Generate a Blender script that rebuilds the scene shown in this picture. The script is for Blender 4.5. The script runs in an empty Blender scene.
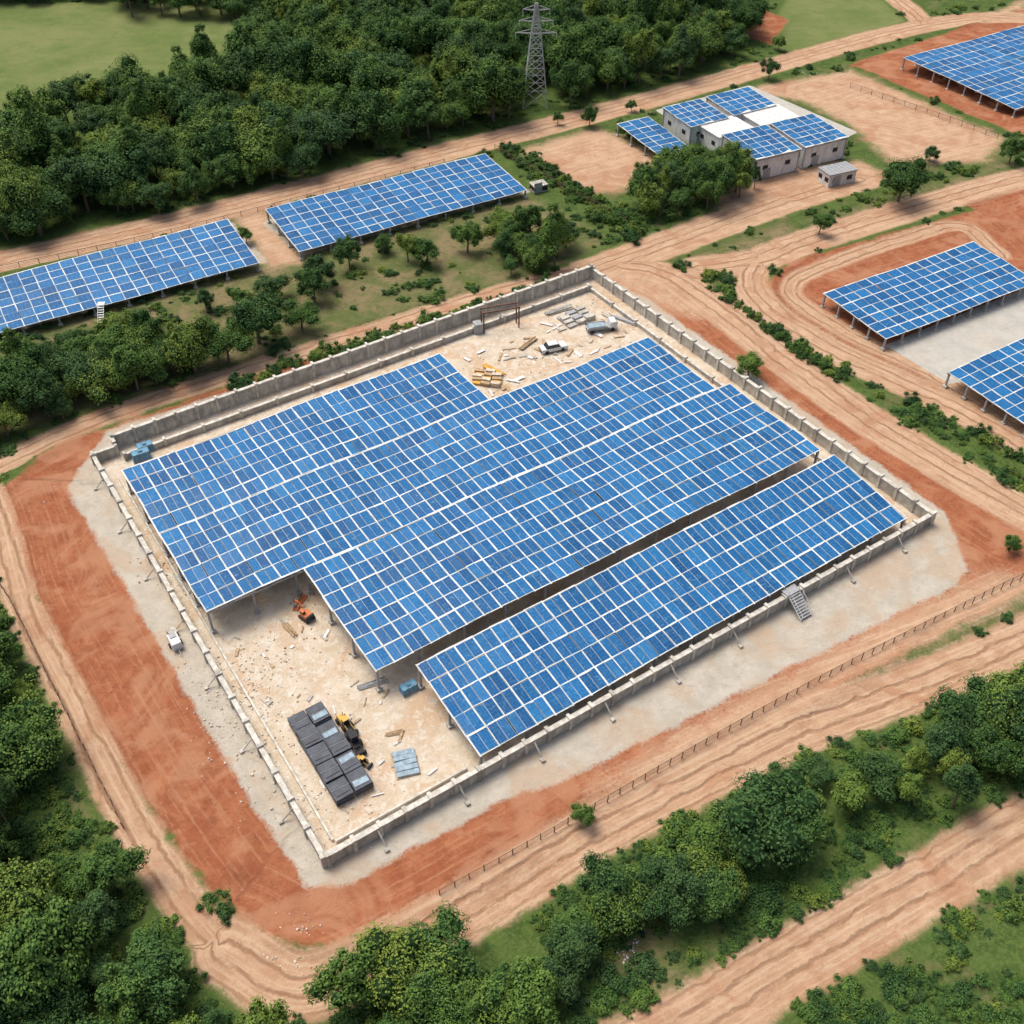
import bpy, math, random
import numpy as np
from mathutils import Vector, Matrix
random.seed(7); rs=np.random.RandomState(7)
scene=bpy.context.scene
scene.view_settings.view_transform='Standard'
try: scene.view_settings.look='None'
except: pass
scene.view_settings.exposure=0
# ---------------- survey: aerial photo -> ground coordinates (metres) -------------
PIT=math.radians(43.3); SP,CP=math.sin(PIT),math.cos(PIT); FOC=1050.0; H=100.0
def pg(px,py,z=0.0):
    u=(px-512)/FOC; v=(512-py)/FOC
    t=(H-z)/(SP-CP*v)
    return (u*t, t*(CP+SP*v))
def pgs(l,z=0.0): return [pg(x,y,z) for x,y in l]
L0=np.array([-61.0,116.8]); A=np.array([0.8339,0.5519]); Bv=np.array([0.5519,-0.8339])
def LP(a,b): 
    p=L0+a*A+b*Bv; return (float(p[0]),float(p[1]))
ANG=math.atan2(A[1],A[0])
# ---------------- camera ----------------
cd=bpy.data.cameras.new('camera'); cam=bpy.data.objects.new('camera',cd); scene.collection.objects.link(cam)
cam.location=(0,0,H); cam.rotation_euler=(math.pi/2-PIT,0,0); cd.sensor_width=36; cd.lens=36*FOC/1024; cd.clip_end=8000; cd.clip_start=1
scene.camera=cam
# ---------------- light ----------------
SE=math.radians(64); SAZ=math.radians(-50)   # azimuth from +Y clockwise
w=bpy.data.worlds.new('World'); scene.world=w; w.use_nodes=True
nt=w.node_tree; bg=nt.nodes['Background']; sk=nt.nodes.new('ShaderNodeTexSky'); sk.sky_type='NISHITA'; sk.sun_disc=False
sk.sun_elevation=SE; sk.sun_rotation=SAZ; sk.air_density=1.0; sk.dust_density=7.0
nt.links.new(sk.outputs[0],bg.inputs[0]); bg.inputs[1].default_value=0.15
sd_=bpy.data.lights.new('sun','SUN'); sd_.energy=2.2; sd_.angle=math.radians(32); sd_.color=(1,0.96,0.88)
sun=bpy.data.objects.new('sun',sd_); scene.collection.objects.link(sun)
dirv=Vector((math.sin(SAZ)*math.cos(SE),math.cos(SAZ)*math.cos(SE),math.sin(SE)))
sun.rotation_euler=dirv.to_track_quat('Z','Y').to_euler(); sun.location=(0,0,150)
# ---------------- node helpers ----------------
class NT:
    def __init__(s,name,rough=0.9,spec=0.2):
        s.m=bpy.data.materials.new(name); s.m.use_nodes=True; s.t=s.m.node_tree
        s.b=s.t.nodes['Principled BSDF']; s.b.inputs['Roughness'].default_value=rough
        s.b.inputs['Specular IOR Level'].default_value=spec
    def n(s,typ,**k):
        x=s.t.nodes.new(typ)
        for a,b in k.items(): setattr(x,a,b)
        return x
    def l(s,a,b): s.t.links.new(a,b)
    def put(s,inp,v):
        if hasattr(v,'links'): s.l(v,inp)
        else:
            if isinstance(v,tuple) and len(v)==3 and inp.type=='RGBA': v=(*v,1)
            inp.default_value=v
    def math(s,op,a,b=0.0,c=None):
        x=s.n('ShaderNodeMath',operation=op); s.put(x.inputs[0],a); s.put(x.inputs[1],b)
        if c is not None: s.put(x.inputs[2],c)
        return x.outputs[0]
    def mix(s,f,a,b,bt='MIX'):
        x=s.n('ShaderNodeMix',data_type='RGBA',blend_type=bt); s.put(x.inputs[0],f); s.put(x.inputs[6],a); s.put(x.inputs[7],b); return x.outputs[2]
    def noise(s,vec,scale,detail=4,rough=0.6,dist=0.0):
        x=s.n('ShaderNodeTexNoise'); s.put(x.inputs['Scale'],scale); s.put(x.inputs['Detail'],detail); s.put(x.inputs['Roughness'],rough); s.put(x.inputs['Distortion'],dist)
        if vec is not None: s.l(vec,x.inputs['Vector'])
        return x.outputs[0]
    def rng(s,v,a,b,c=0.0,d=1.0,smooth=True):
        x=s.n('ShaderNodeMapRange'); x.interpolation_type='SMOOTHSTEP' if smooth else 'LINEAR'
        s.put(x.inputs[0],v); s.put(x.inputs[1],a); s.put(x.inputs[2],b); s.put(x.inputs[3],c); s.put(x.inputs[4],d); return x.outputs[0]
    def attr(s,name):
        x=s.n('ShaderNodeAttribute'); x.attribute_name=name; return x.outputs['Fac']
    def obj(s): return s.n('ShaderNodeTexCoord').outputs['Object']
    def color(s,c): s.put(s.b.inputs['Base Color'],c)
    def bump(s,h,st=0.5,dist=0.1):
        x=s.n('ShaderNodeBump'); x.inputs['Strength'].default_value=st; x.inputs['Distance'].default_value=dist; s.l(h,x.inputs['Height']); s.l(x.outputs[0],s.b.inputs['Normal'])
def simple(name,c,var=0.3,scale=2.0,rough=0.8,spec=0.3,metal=0,stain=None):
    k=NT(name,rough,spec); v=k.noise(k.obj(),scale,5)
    d=tuple(x*(1-var) for x in c); e=tuple(min(1,x*(1+var)) for x in c)
    cc=k.mix(k.rng(v,0.3,0.7),d,e)
    if stain:
        mp=k.n('ShaderNodeMapping'); mp.inputs['Scale'].default_value=(1,1,.25); k.l(k.obj(),mp.inputs[0]); v2=k.noise(mp.outputs[0],1.1,6,.7); cc=k.mix(k.rng(v2,.48,.66,0,.75),cc,stain)
    k.color(cc); k.b.inputs['Metallic'].default_value=metal
    return k.m
# ---------------- geometry of regions ----------------
def catmull(pts,n=5):
    P=[np.array(p,float) for p in pts]; P=[2*P[0]-P[1]]+P+[2*P[-1]-P[-2]]; out=[]
    for i in range(1,len(P)-2):
        for k in range(n):
            t=k/n; a,b,c,d=P[i-1],P[i],P[i+1],P[i+2]
            out.append(0.5*((2*b)+(-a+c)*t+(2*a-5*b+4*c-d)*t*t+(-a+3*b-3*c+d)*t**3))
    out.append(P[-2]); return np.array(out)
roads=[ # polyline, width m
 ([(-400,345),(-250,314),(-100,286),(0,262),(150,228),(300,190),(450,151),(600,113),(750,72),(880,36),(960,20),(1024,18),(1150,25),(1400,20)],8.5),
 ([(925,24),(900,2),(860,-25),(800,-50)],7),
 ([(-160,540),(-60,490),(0,465),(50,440),(130,408),(300,354),(450,306),(560,275),(610,264)],4.5),
 ([(590,272),(640,254),(700,232),(770,206),(815,192),(860,180)],9),
 ([(700,268),(760,260),(800,244),(870,222),(950,198),(1024,178),(1150,145),(1300,110)],8),
 ([(610,264),(660,272),(705,300),(780,358),(850,408),(920,452),(1024,512),(1150,580)],7.5),
 ([(800,244),(762,258),(748,280),(765,308),(830,350),(900,382),(960,410),(1024,445),(1150,520)],7),
 ([(1250,520),(1150,575),(1024,640),(900,692),(800,728),(700,778),(600,828),(500,890),(400,948),(300,988),(225,950)],6.5),
 ([(-60,440),(-20,480),(2,530),(20,600),(70,700),(120,800),(170,880),(225,950),(290,988)],4.2),
 ([(520,1120),(600,1070),(680,1030),(800,958),(900,900),(1024,826),(1150,755),(1300,680)],6.8),
 ([(1000,255),(960,226),(900,240),(820,268),(792,285),(800,303),(850,335),(930,372),(1010,420)],4.0),
]
redpoly=[[(-10,500),(60,445),(200,396),(590,270),(640,262),(700,290),(820,380),(900,430),(1024,520),(1100,560),(1024,592),(830,694),(640,794),(480,884),(330,950),(260,938),(190,868),(120,765),(60,655),(20,565)],
 [(765,285),(790,262),(960,215),(1100,180),(1300,330),(1150,490),(1024,440),(900,380),(790,325)],
 [(850,66),(900,48),(1024,8),(1200,-20),(1300,100),(1120,150),(1010,132)],
 [(965,205),(1024,185),(1100,170),(1100,230),(1024,240)],
 [(720,30),(760,10),(790,20),(770,45)]]
tanpoly=[[(640,262),(600,272),(640,300),(700,320),(720,300)],[(590,785),(900,610),(990,572),(1060,575),(1024,600),(830,690),(660,785)],
 [(740,90),(850,70),(1005,138),(985,162),(895,165),(850,125),(800,100)],
 [(520,150),(598,128),(668,160),(655,186),(590,194)],[(700,180),(860,160),(885,175),(780,215),(720,215)],
 [(232,216),(262,208),(308,262),(268,268)],[(980,20),(1024,0),(1024,10)]]
palepoly=[[(66,487),(90,456),(108,430),(598,274),(650,300),(945,512),(968,570),(950,588),(560,782),(500,802),(345,885),(308,888),(250,800),(150,630)],
 [(262,222),(490,160),(530,192),(302,256)],[(-200,350),(232,222),(268,262),(-200,390)]]
concpoly=[[(885,345),(1040,282),(1120,340),(1000,372),(950,384)],[(655,110),(750,85),(858,132),(765,175)]]
fieldpoly=[[(-500,170),(0,112),(60,105),(195,70),(275,12),(130,2),(-100,6),(-500,30)],[(765,35),(790,-5),(870,-12),(905,22),(790,60)],
 [(-500,-5),(1500,-5),(1500,-120),(-500,-120)]]
drypoly=[[(-100,360),(260,265),(530,195),(610,240),(560,265),(250,362),(150,390),(-100,470)],[(690,255),(785,222),(805,238),(752,285),(735,298)],
 [(800,222),(960,175),(985,182),(860,218)],[(600,935),(650,930),(700,985),(640,1005)],[(940,200),(1024,140),(1024,160),(960,190)]]
# terrain grid
def axis(lo,hi,st):
    core=np.arange(lo,hi+st,st); g=st*1.5**np.arange(1,17); o=np.cumsum(g); return np.concatenate([lo-o[::-1],core,hi+o])
xs=axis(-190,190,0.7); ys=axis(20,370,0.7)
X,Y=np.meshgrid(xs,ys); PX=X.ravel(); PY=Y.ravel()
def segd(ax,ay,bx,by,x,y):
    dx,dy=bx-ax,by-ay; ll=dx*dx+dy*dy+1e-9; t=np.clip(((x-ax)*dx+(y-ay)*dy)/ll,0,1); qx=x-(ax+t*dx); qy=y-(ay+t*dy)
    return np.sqrt(qx*qx+qy*qy), t, np.sign(dx*qy-dy*qx), math.sqrt(ll)
def sdpoly(poly,x,y):
    d=np.full(x.shape,1e9); ins=np.zeros(x.shape,bool); n=len(poly)
    for i in range(n):
        (ax,ay),(bx,by)=poly[i],poly[(i+1)%n]
        d=np.minimum(d,segd(ax,ay,bx,by,x,y)[0])
        if ay!=by:
            c=((ay>y)!=(by>y))&(x<(bx-ax)*(y-ay)/(by-ay)+ax); ins^=c
    return np.where(ins,-d,d)
def union(polys,x=PX,y=PY,z=0):
    r=np.full(x.shape,1e9)
    for p in polys: r=np.minimum(r,sdpoly(pgs(p,z),x,y))
    return r
roadc=[(catmull(pgs(p)),wd) for p,wd in roads]
def roadfield(x,y):
    best=np.full(x.shape,1e9); s_=np.zeros(x.shape); l_=np.zeros(x.shape)
    for i,(c,wd) in enumerate(roadc):
        bd=np.full(x.shape,1e9); bs=np.zeros(x.shape); bl=np.zeros(x.shape); acc=37.0*i
        for k in range(len(c)-1):
            d,t,sg,ll=segd(c[k][0],c[k][1],c[k+1][0],c[k+1][1],x,y)
            m=d<bd; bd=np.where(m,d,bd); bs=np.where(m,acc+t*ll,bs); bl=np.where(m,d*sg,bl); acc+=ll
        sd=bd-wd/2; m=sd<best; best=np.where(m,sd,best); s_=np.where(m,bs,s_); l_=np.where(m,bl,l_)
    return best,s_,l_
S_road,r_s,r_l=roadfield(PX,PY)
S_red=union(redpoly); S_tan=union(tanpoly); S_pale=union(palepoly); S_conc=union(concpoly); S_field=union(fieldpoly); S_dry=union(drypoly)
yard=[LP(-0,-1.5),LP(91.5,-1.5),LP(91.5,76),LP(0,76)]
S_yard=sdpoly(yard,PX,PY)
def vnoise(x,y,sc,seed):
    r=np.random.RandomState(seed).rand(256,256); fx=x/sc; fy=y/sc; ix=np.floor(fx).astype(int); iy=np.floor(fy).astype(int); tx=fx-ix; ty=fy-iy
    tx=tx*tx*(3-2*tx); ty=ty*ty*(3-2*ty); g=lambda a,b:r[a%256,b%256]
    return (g(ix,iy)*(1-tx)+g(ix+1,iy)*tx)*(1-ty)+(g(ix,iy+1)*(1-tx)+g(ix+1,iy+1)*tx)*ty
Z=(vnoise(PX,PY,2.2,1)-.5)*.22+(vnoise(PX,PY,7,2)-.5)*.35
flat=np.clip(np.minimum(S_yard,np.minimum(S_pale,S_conc))/3+0.05,0,1); roadm=np.clip(S_road/2+.5,0.25,1)
Z=Z*flat*roadm
Z+=flat*0.35*np.exp(-((S_road-0.9)/0.7)**2)*(vnoise(PX,PY,5,3))
Z+=flat*0.6*np.exp(-((S_red)/0.9)**2)*vnoise(PX,PY,9,4)
Z+=flat*np.clip(S_road-1,0,1)*0.35*np.clip(vnoise(PX,PY,3.1,14)-.55,0,1)*np.clip(-S_red,0,1)*2
Z-=0.05*(1-flat)
nx,ny=len(xs),len(ys)
me=bpy.data.meshes.new('terrain'); me.vertices.add(nx*ny); me.vertices.foreach_set('co',np.stack([PX,PY,Z],1).ravel())
ii=np.arange(nx*ny).reshape(ny,nx); q=np.stack([ii[:-1,:-1],ii[:-1,1:],ii[1:,1:],ii[1:,:-1]],-1).reshape(-1,4)
me.loops.add(q.size); me.loops.foreach_set('vertex_index',q.ravel().astype(np.int32)); me.polygons.add(len(q)); me.polygons.foreach_set('loop_start',np.arange(0,q.size,4,dtype=np.int32))
try: me.polygons.foreach_set('loop_total',np.full(len(q),4,dtype=np.int32))
except: pass
me.update(calc_edges=True); me.validate()
for nm,arr in dict(road=S_road,red=S_red,tan=S_tan,pale=S_pale,conc=S_conc,field=S_field,dry=S_dry,yard=S_yard,rs=r_s,rl=r_l).items():
    a=me.attributes.new('f_'+nm,'FLOAT','POINT'); a.data.foreach_set('value',np.clip(arr,-4000,4000).astype(np.float32))
me.polygons.foreach_set('use_smooth',np.ones(len(q),bool))
ground=bpy.data.objects.new('ground',me); scene.collection.objects.link(ground)
k=NT('ground_earth',0.95,0.1); o=k.obj()
n1=k.noise(o,0.05,5,0.6); n2=k.noise(o,0.35,6,0.65); n3=k.noise(o,2.5,5,0.7); n4=k.noise(o,9,2,0.6); n5=k.noise(o,0.13,5,0.6,1.0); n6=k.noise(o,0.9,5,0.7,0.6)
cs=k.n('ShaderNodeCombineXYZ'); k.put(cs.inputs[0],k.math('MULTIPLY',k.attr('f_rs'),0.05)); k.put(cs.inputs[1],k.math('MULTIPLY',k.attr('f_rl'),1.8)); k.put(cs.inputs[2],k.math('MULTIPLY',n2,1.2))
streak=k.noise(cs.outputs[0],1.3,5,0.65)
wob=k.math('ADD',k.math('MULTIPLY',k.math('SUBTRACT',n2,0.5),3.2),k.math('MULTIPLY',k.math('SUBTRACT',n3,0.5),1.6))
def mask(nm,soft,amp=1.0,off=0.0):
    return k.rng(k.math('ADD',k.math('ADD',k.attr('f_'+nm),off),k.math('MULTIPLY',wob,amp)),soft,-soft)
g=k.mix(k.rng(n2,.35,.65),(0.045,0.085,0.02),(0.09,0.14,0.034)); g=k.mix(k.rng(n3,.42,.7),g,(0.125,0.165,0.048)); g=k.mix(k.rng(n6,.5,.68,0,.6),g,(0.035,0.065,0.016)); g=k.mix(k.rng(n5,.55,.68,0,.5),g,(0.19,0.155,0.08)); g=k.mix(k.rng(n4,.5,.7,0,.5),g,(0.035,0.065,0.016))
fld=k.mix(k.rng(n1,.35,.65),(0.115,0.165,0.045),(0.18,0.205,0.075)); fld=k.mix(k.rng(n2,.4,.8,0,.5),fld,(0.215,0.205,0.10)); fld=k.mix(k.rng(n3,.5,.7,0,.35),fld,(0.09,0.12,0.035)); fld=k.mix(k.rng(n5,.5,.66,0,.5),fld,(0.105,0.16,0.045))
dry=k.mix(k.rng(n5,.38,.62),(0.22,0.17,0.095),(0.095,0.125,0.04)); dry=k.mix(k.rng(n3,.4,.7,0,.7),dry,(0.15,0.155,0.06)); dry=k.mix(k.rng(n6,.5,.66,0,.6),dry,(0.07,0.09,0.03)); dry=k.mix(k.rng(n2,.55,.7,0,.5),dry,(0.30,0.20,0.12))
red=k.mix(k.rng(n2,.3,.7),(0.27,0.088,0.042),(0.37,0.145,0.072)); red=k.mix(k.rng(streak,.5,.66,0,.6),red,(0.43,0.22,0.125)); red=k.mix(k.rng(n6,.48,.7,0,.6),red,(0.205,0.068,0.033)); red=k.mix(k.rng(n3,.48,.75,0,.45),red,(0.20,0.068,0.033)); red=k.mix(k.rng(n5,.48,.62,0,.65),red,(0.42,0.215,0.125))
tan=k.mix(k.rng(n2,.3,.7),(0.40,0.24,0.145),(0.52,0.345,0.225)); tan=k.mix(k.rng(streak,.46,.6,0,.6),tan,(0.57,0.42,0.29)); tan=k.mix(k.rng(n5,.5,.66,0,.6),tan,(0.39,0.195,0.11)); tan=k.mix(k.rng(n6,.54,.72,0,.45),tan,(0.32,0.185,0.11)); tan=k.mix(k.rng(n3,.5,.75,0,.3),tan,(0.33,0.195,0.12))
rl2=k.math('ADD',k.attr('f_rl'),k.math('MULTIPLY',k.math('SUBTRACT',n5,.5),2.2))
rut=k.math('ABSOLUTE',k.math('SUBTRACT',k.math('ABSOLUTE',rl2),0.95)); rut2=k.math('ABSOLUTE',k.math('SUBTRACT',k.math('ABSOLUTE',k.math('SUBTRACT',rl2,1.7)),0.85))
rutm=k.math('MAXIMUM',k.rng(rut,0.34,0.06),k.math('MULTIPLY',k.rng(rut2,0.25,0.05),.7)); rutm=k.math('MULTIPLY',rutm,k.rng(n2,.3,.55))
tan=k.mix(k.math('MULTIPLY',rutm,.75),tan,(0.26,0.14,0.08)); red=k.mix(k.math('MULTIPLY',rutm,.4),red,(0.17,0.065,0.033))
pale=k.mix(k.rng(n2,.3,.7),(0.41,0.37,0.30),(0.52,0.48,0.41)); pale=k.mix(k.rng(n5,.46,.62,0,.75),pale,(0.46,0.35,0.25)); pale=k.mix(k.rng(n6,.52,.7,0,.5),pale,(0.35,0.31,0.26)); pale=k.mix(k.rng(n4,.5,.8,0,.4),pale,(0.33,0.29,0.24))
yrd=k.mix(k.rng(n2,.3,.7),(0.52,0.42,0.30),(0.64,0.56,0.45)); yrd=k.mix(k.rng(n5,.48,.6,0,.8),yrd,(0.53,0.37,0.24)); yrd=k.mix(k.rng(n6,.5,.62,0,.7),yrd,(0.66,0.62,0.54)); yrd=k.mix(k.rng(n3,.55,.7,0,.7),yrd,(0.42,0.34,0.26)); yrd=k.mix(k.rng(n4,.55,.75,0,.5),yrd,(0.36,0.30,0.23))
cnc=k.mix(k.rng(n2,.3,.7),(0.42,0.41,0.37),(0.51,0.49,0.44)); cnc=k.mix(k.rng(n5,.5,.7,0,.4),cnc,(0.50,0.43,0.35)); cnc=k.mix(k.rng(n6,.5,.7,0,.35),cnc,(0.36,0.34,0.30))
c=k.mix(mask('field',1.0),g,fld); c=k.mix(mask('dry',2.0,1.6),c,dry); c=k.mix(mask('red',0.5,1.0),c,red); c=k.mix(mask('tan',2.0,2.2),c,tan)
c=k.mix(mask('road',0.6,.7),c,tan); c=k.mix(mask('pale',0.4,.7),c,pale); c=k.mix(mask('conc',0.15,.05),c,cnc); c=k.mix(k.rng(k.attr('f_yard'),0.1,-0.1),c,yrd)
k.color(c)
k.bump(k.math('SUBTRACT',k.math('ADD',k.math('MULTIPLY',n3,.7),k.math('ADD',k.math('MULTIPLY',streak,0.4),k.math('MULTIPLY',n6,.8))),k.math('MULTIPLY',rutm,.6)),0.6,0.35)
me.materials.append(k.m)
# ---------------- mesh builder ----------------
class MB:
    def __init__(s): s.v=[];s.f=[];s.m=[];s.uv={};s.r={}
    def box(s,c,size,rz=0.0,mat=0,taper=(1,1),R=None):
        hx,hy,hz=[x/2 for x in size]; b=len(s.v)
        if R is None: R=Matrix.Rotation(rz,3,'Z')
        for z in(-1,1):
            for x,y in((-1,-1),(1,-1),(1,1),(-1,1)):
                kx,ky=(taper if z>0 else (1,1))
                p=R@Vector((x*hx*kx,y*hy*ky,z*hz)); s.v.append((c[0]+p.x,c[1]+p.y,c[2]+p.z))
        for f in((3,2,1,0),(4,5,6,7),(0,1,5,4),(1,2,6,5),(2,3,7,6),(3,0,4,7)): s.f.append(tuple(b+i for i in f)); s.m.append(mat)
    def cyl(s,p0,p1,r0,r1=None,n=8,mat=0):
        r1=r0 if r1 is None else r1; p0=Vector(p0);p1=Vector(p1); d=(p1-p0).normalized(); u=d.orthogonal().normalized(); w_=d.cross(u); b=len(s.v)
        for p,r in((p0,r0),(p1,r1)):
            for i in range(n):
                a=2*math.pi*i/n; q_=p+u*(r*math.cos(a))+w_*(r*math.sin(a)); s.v.append(tuple(q_))
        for i in range(n): j=(i+1)%n; s.f.append((b+i,b+j,b+n+j,b+n+i)); s.m.append(mat)
        s.f.append(tuple(b+n-1-i for i in range(n))); s.m.append(mat); s.f.append(tuple(b+n+i for i in range(n))); s.m.append(mat)
    def quad(s,pts,mat=0,uv=False,r=0.0):
        b=len(s.v); s.v+= [tuple(p) for p in pts]; s.f.append(tuple(range(b,b+len(pts)))); s.m.append(mat)
        if uv: s.uv[len(s.f)-1]=uv; s.r[len(s.f)-1]=r
    def obj(s,name,mats,bevel=0,parent=None,loc=None,rz=0,sc=1):
        m=bpy.data.meshes.new(name); m.from_pydata(s.v,[],s.f)
        for x in mats: m.materials.append(x)
        m.polygons.foreach_set('material_index',s.m)
        if s.uv:
            ul=m.uv_layers.new(name='UVMap'); at=m.attributes.new('rnd','FLOAT','FACE')
            arr=np.zeros(len(m.loops)*2); ra=np.zeros(len(s.f))
            for fi,uv in s.uv.items():
                ls=m.polygons[fi].loop_start
                for j,(a,b) in enumerate(uv): arr[(ls+j)*2]=a; arr[(ls+j)*2+1]=b
                ra[fi]=s.r[fi]
            ul.data.foreach_set('uv',arr); at.data.foreach_set('value',ra)
        m.update(); ob=bpy.data.objects.new(name,m); scene.collection.objects.link(ob)
        if bevel: bm=ob.modifiers.new('b','BEVEL'); bm.width=bevel; bm.segments=2; bm.limit_method='ANGLE'
        if parent: ob.parent=parent
        if loc: ob.location=loc; ob.rotation_euler=(0,0,rz); ob.scale=(sc,sc,sc)
        return ob
# ---------------- materials ----------------
M_frame=simple('aluminium_frame',(0.28,0.37,0.46),.15,1,.5,.3)
M_white=simple('white_rail',(0.64,0.66,0.64),.2,.9,.6)
M_steel=simple('galvanised_steel',(0.32,0.33,0.34),.2,3,.5,.5)
M_rust=simple('rusty_steel',(0.16,0.09,0.06),.4,3,.8)
M_conc=simple('concrete',(0.46,0.44,0.39),.25,.8,.9,stain=(0.27,0.25,0.21))
M_concl=simple('concrete_cap',(0.58,0.56,0.50),.22,1.2,.9,stain=(0.38,0.34,0.28))
M_wallw=simple('white_render',(0.70,0.70,0.68),.1,.6,.85,stain=(0.5,0.48,0.44))
M_dark=simple('dark_opening',(0.03,0.03,0.035),.2,1,.6)
M_yel=simple('yellow_paint',(0.60,0.36,0.07),.2,2,.6,.4)
M_org=simple('orange_paint',(0.55,0.16,0.05),.2,2,.6,.4)
M_blk=simple('black_rubber',(0.03,0.03,0.032),.3,3,.7)
M_carw=simple('white_car_paint',(0.66,0.67,0.67),.08,1,.35,.5)
M_glass=simple('window_glass',(0.02,0.03,0.04),.2,1,.1,.6)
M_blue=simple('blue_paint',(0.09,0.25,0.38),.25,1,.6,.4)
M_tarp=simple('blue_grey_tarp',(0.27,0.36,0.42),.25,2,.7)
M_char=simple('charcoal_panel_back',(0.045,0.055,0.075),.4,1.2,.5,.4)
M_wood=simple('timber',(0.42,0.30,0.18),.3,4,.9)
M_stone=simple('rubble_stone',(0.58,0.50,0.40),.3,3,.95)
M_stone2=simple('red_brick_rubble',(0.42,0.19,0.10),.3,3,.95)
k=NT('solar_cell_glass',0.4,0.15)
uvn=k.n('ShaderNodeUVMap'); sx=k.n('ShaderNodeSeparateXYZ'); k.l(uvn.outputs[0],sx.inputs[0])
def lines(v,n,wd): 
    f=k.math('FRACT',k.math('MULTIPLY',v,n)); d=k.math('ABSOLUTE',k.math('SUBTRACT',f,0.5)); return k.math('GREATER_THAN',d,0.5-wd)
ln=k.math('MAXIMUM',lines(sx.outputs[0],3,.06),lines(sx.outputs[1],5,.05))
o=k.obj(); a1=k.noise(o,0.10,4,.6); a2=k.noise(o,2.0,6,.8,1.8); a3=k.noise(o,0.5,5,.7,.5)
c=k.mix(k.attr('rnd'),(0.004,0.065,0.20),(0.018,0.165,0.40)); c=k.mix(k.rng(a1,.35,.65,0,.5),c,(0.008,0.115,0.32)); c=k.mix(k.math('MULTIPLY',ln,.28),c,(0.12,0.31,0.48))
c=k.mix(k.rng(a2,.565,.66,0,.7),c,(0.28,0.46,0.58)); c=k.mix(k.rng(a3,.55,.72,0,.35),c,(0.05,0.25,0.46)); c=k.mix(k.rng(a2,.46,.36,0,.6),c,(0.003,0.045,0.15)); k.color(c)  # pale speckle paints reflections into the cell colour
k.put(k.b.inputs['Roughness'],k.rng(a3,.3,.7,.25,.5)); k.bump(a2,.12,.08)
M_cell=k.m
# ---------------- solar arrays ----------------
def solar_array(name,O,Ad,Bd,blocks,zf,pa=2.5,pb=2.7,posts=6,seed=1,split=2,lift=0.0,railw=.16):
    r=random.Random(seed); mb=MB(); Ad=np.array(Ad);Bd=np.array(Bd); rz=math.atan2(Ad[1],Ad[0])
    def W(a,b,z): p=O+a*Ad+b*Bd; return Vector((p[0],p[1],z))
    for (a0,a1,b0,b1) in blocks:
        na=max(1,round((a1-a0)/pa)); nb=max(1,round((b1-b0)/pb)); da=(a1-a0)/na; db=(b1-b0)/nb
        colv=[r.gauss(0,.1) for _ in range(na)]
        for i in range(na):
            for j in range(nb):
                dz=r.uniform(-.05,.05); cellv=r.gauss(.42,.22)+colv[i]
                for s_ in range(split):
                    g0=railw/2 if s_==0 else .02; g1=railw/2 if s_==split-1 else .02
                    x0=a0+i*da+s_*da/split+g0+r.uniform(-.03,.03); x1=a0+i*da+(s_+1)*da/split-g1+r.uniform(-.03,.03); y0=b0+j*db+.08+r.uniform(-.05,.05); y1=b0+(j+1)*db-.08+r.uniform(-.05,.05)
                    tz=[r.uniform(-.08,.08) for _ in range(2)]
                    def zz(a,b): return zf(a,b)+dz+tz[0]*(a-x0)/(x1-x0)+tz[1]*(b-y0)/(y1-y0)+.09*(1-(b-b0-j*db)/db)
                    fr=[(x0,y0),(x0,y1),(x1,y1),(x1,y0)]
                    top=[W(a,b,zz(a,b)) for a,b in fr]; bot=[p-Vector((0,0,.05)) for p in top]
                    e=.035; inn=[(x0+e,y0+e),(x0+e,y1-e),(x1-e,y1-e),(x1-e,y0+e)]; it=[W(a,b,zz(a,b)+.004) for a,b in inn]
                    for q_ in range(4): mb.quad([top[q_],top[(q_+1)%4],it[(q_+1)%4],it[q_]],0); mb.quad([bot[q_],bot[(q_+1)%4],top[(q_+1)%4],top[q_]],0)
                    mb.quad(bot[::-1],3)
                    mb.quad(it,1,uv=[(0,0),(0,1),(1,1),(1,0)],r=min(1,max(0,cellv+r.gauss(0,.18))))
        def beam(p,q_,wd,ht,mat):
            d=q_-p; c_=(p+q_)/2; R=Matrix((d.normalized(),Vector((0,0,1)).cross(d).normalized(),d.normalized().cross(Vector((0,0,1)).cross(d).normalized()))).transposed()
            mb.box(c_,(d.length,wd,ht),mat=mat,R=R)
        for i in range(na+1):
            a=a0+i*da
            for j in range(nb):
                b=b0+j*db; e1=.15 if j==0 else 0; e2=.15 if j==nb-1 else 0; jx=r.uniform(-.05,.05)
                if i in(0,na) or r.random()<.95: beam(W(a+jx,b-e1,zf(a,b)+.05),W(a+jx*.5+r.uniform(-.05,.05),b+db+e2,zf(a,b+db)+.045),railw*r.uniform(.6,1.35),.12,2)
        for j in range(nb+1):
            b=b0+j*db; wd=.22 if j%2==0 else .11
            for i in range(na):
                a=a0+i*da; beam(W(a,b+r.uniform(-.05,.05),zf(a,b)+.06),W(a+da,b+r.uniform(-.05,.05),zf(a+da,b)+.06),wd*r.uniform(.55,1.35),.07,2)
            if j%2==0: beam(W(a0,b,zf(a0,b)-.25),W(a1,b,zf(a1,b)-.25),.15,.25,3)
        pi=max(1,round((a1-a0)/posts)); pj=max(1,round((b1-b0)/posts))
        for i in range(pi+1):
            for j in range(pj+1):
                a=a0+.2+(a1-a0-.4)*i/pi; b=b0+.2+(b1-b0-.4)*j/pj; z=zf(a,b)-.1; p=W(a,b,z/2-.1); mb.box(p,(.28,.28,z+.1),rz,3)
                mb.box(W(a,b,.15),(.7,.7,.4),rz,4)
    return mb.obj(name,[M_frame,M_cell,M_white,M_steel,M_conc])
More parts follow.
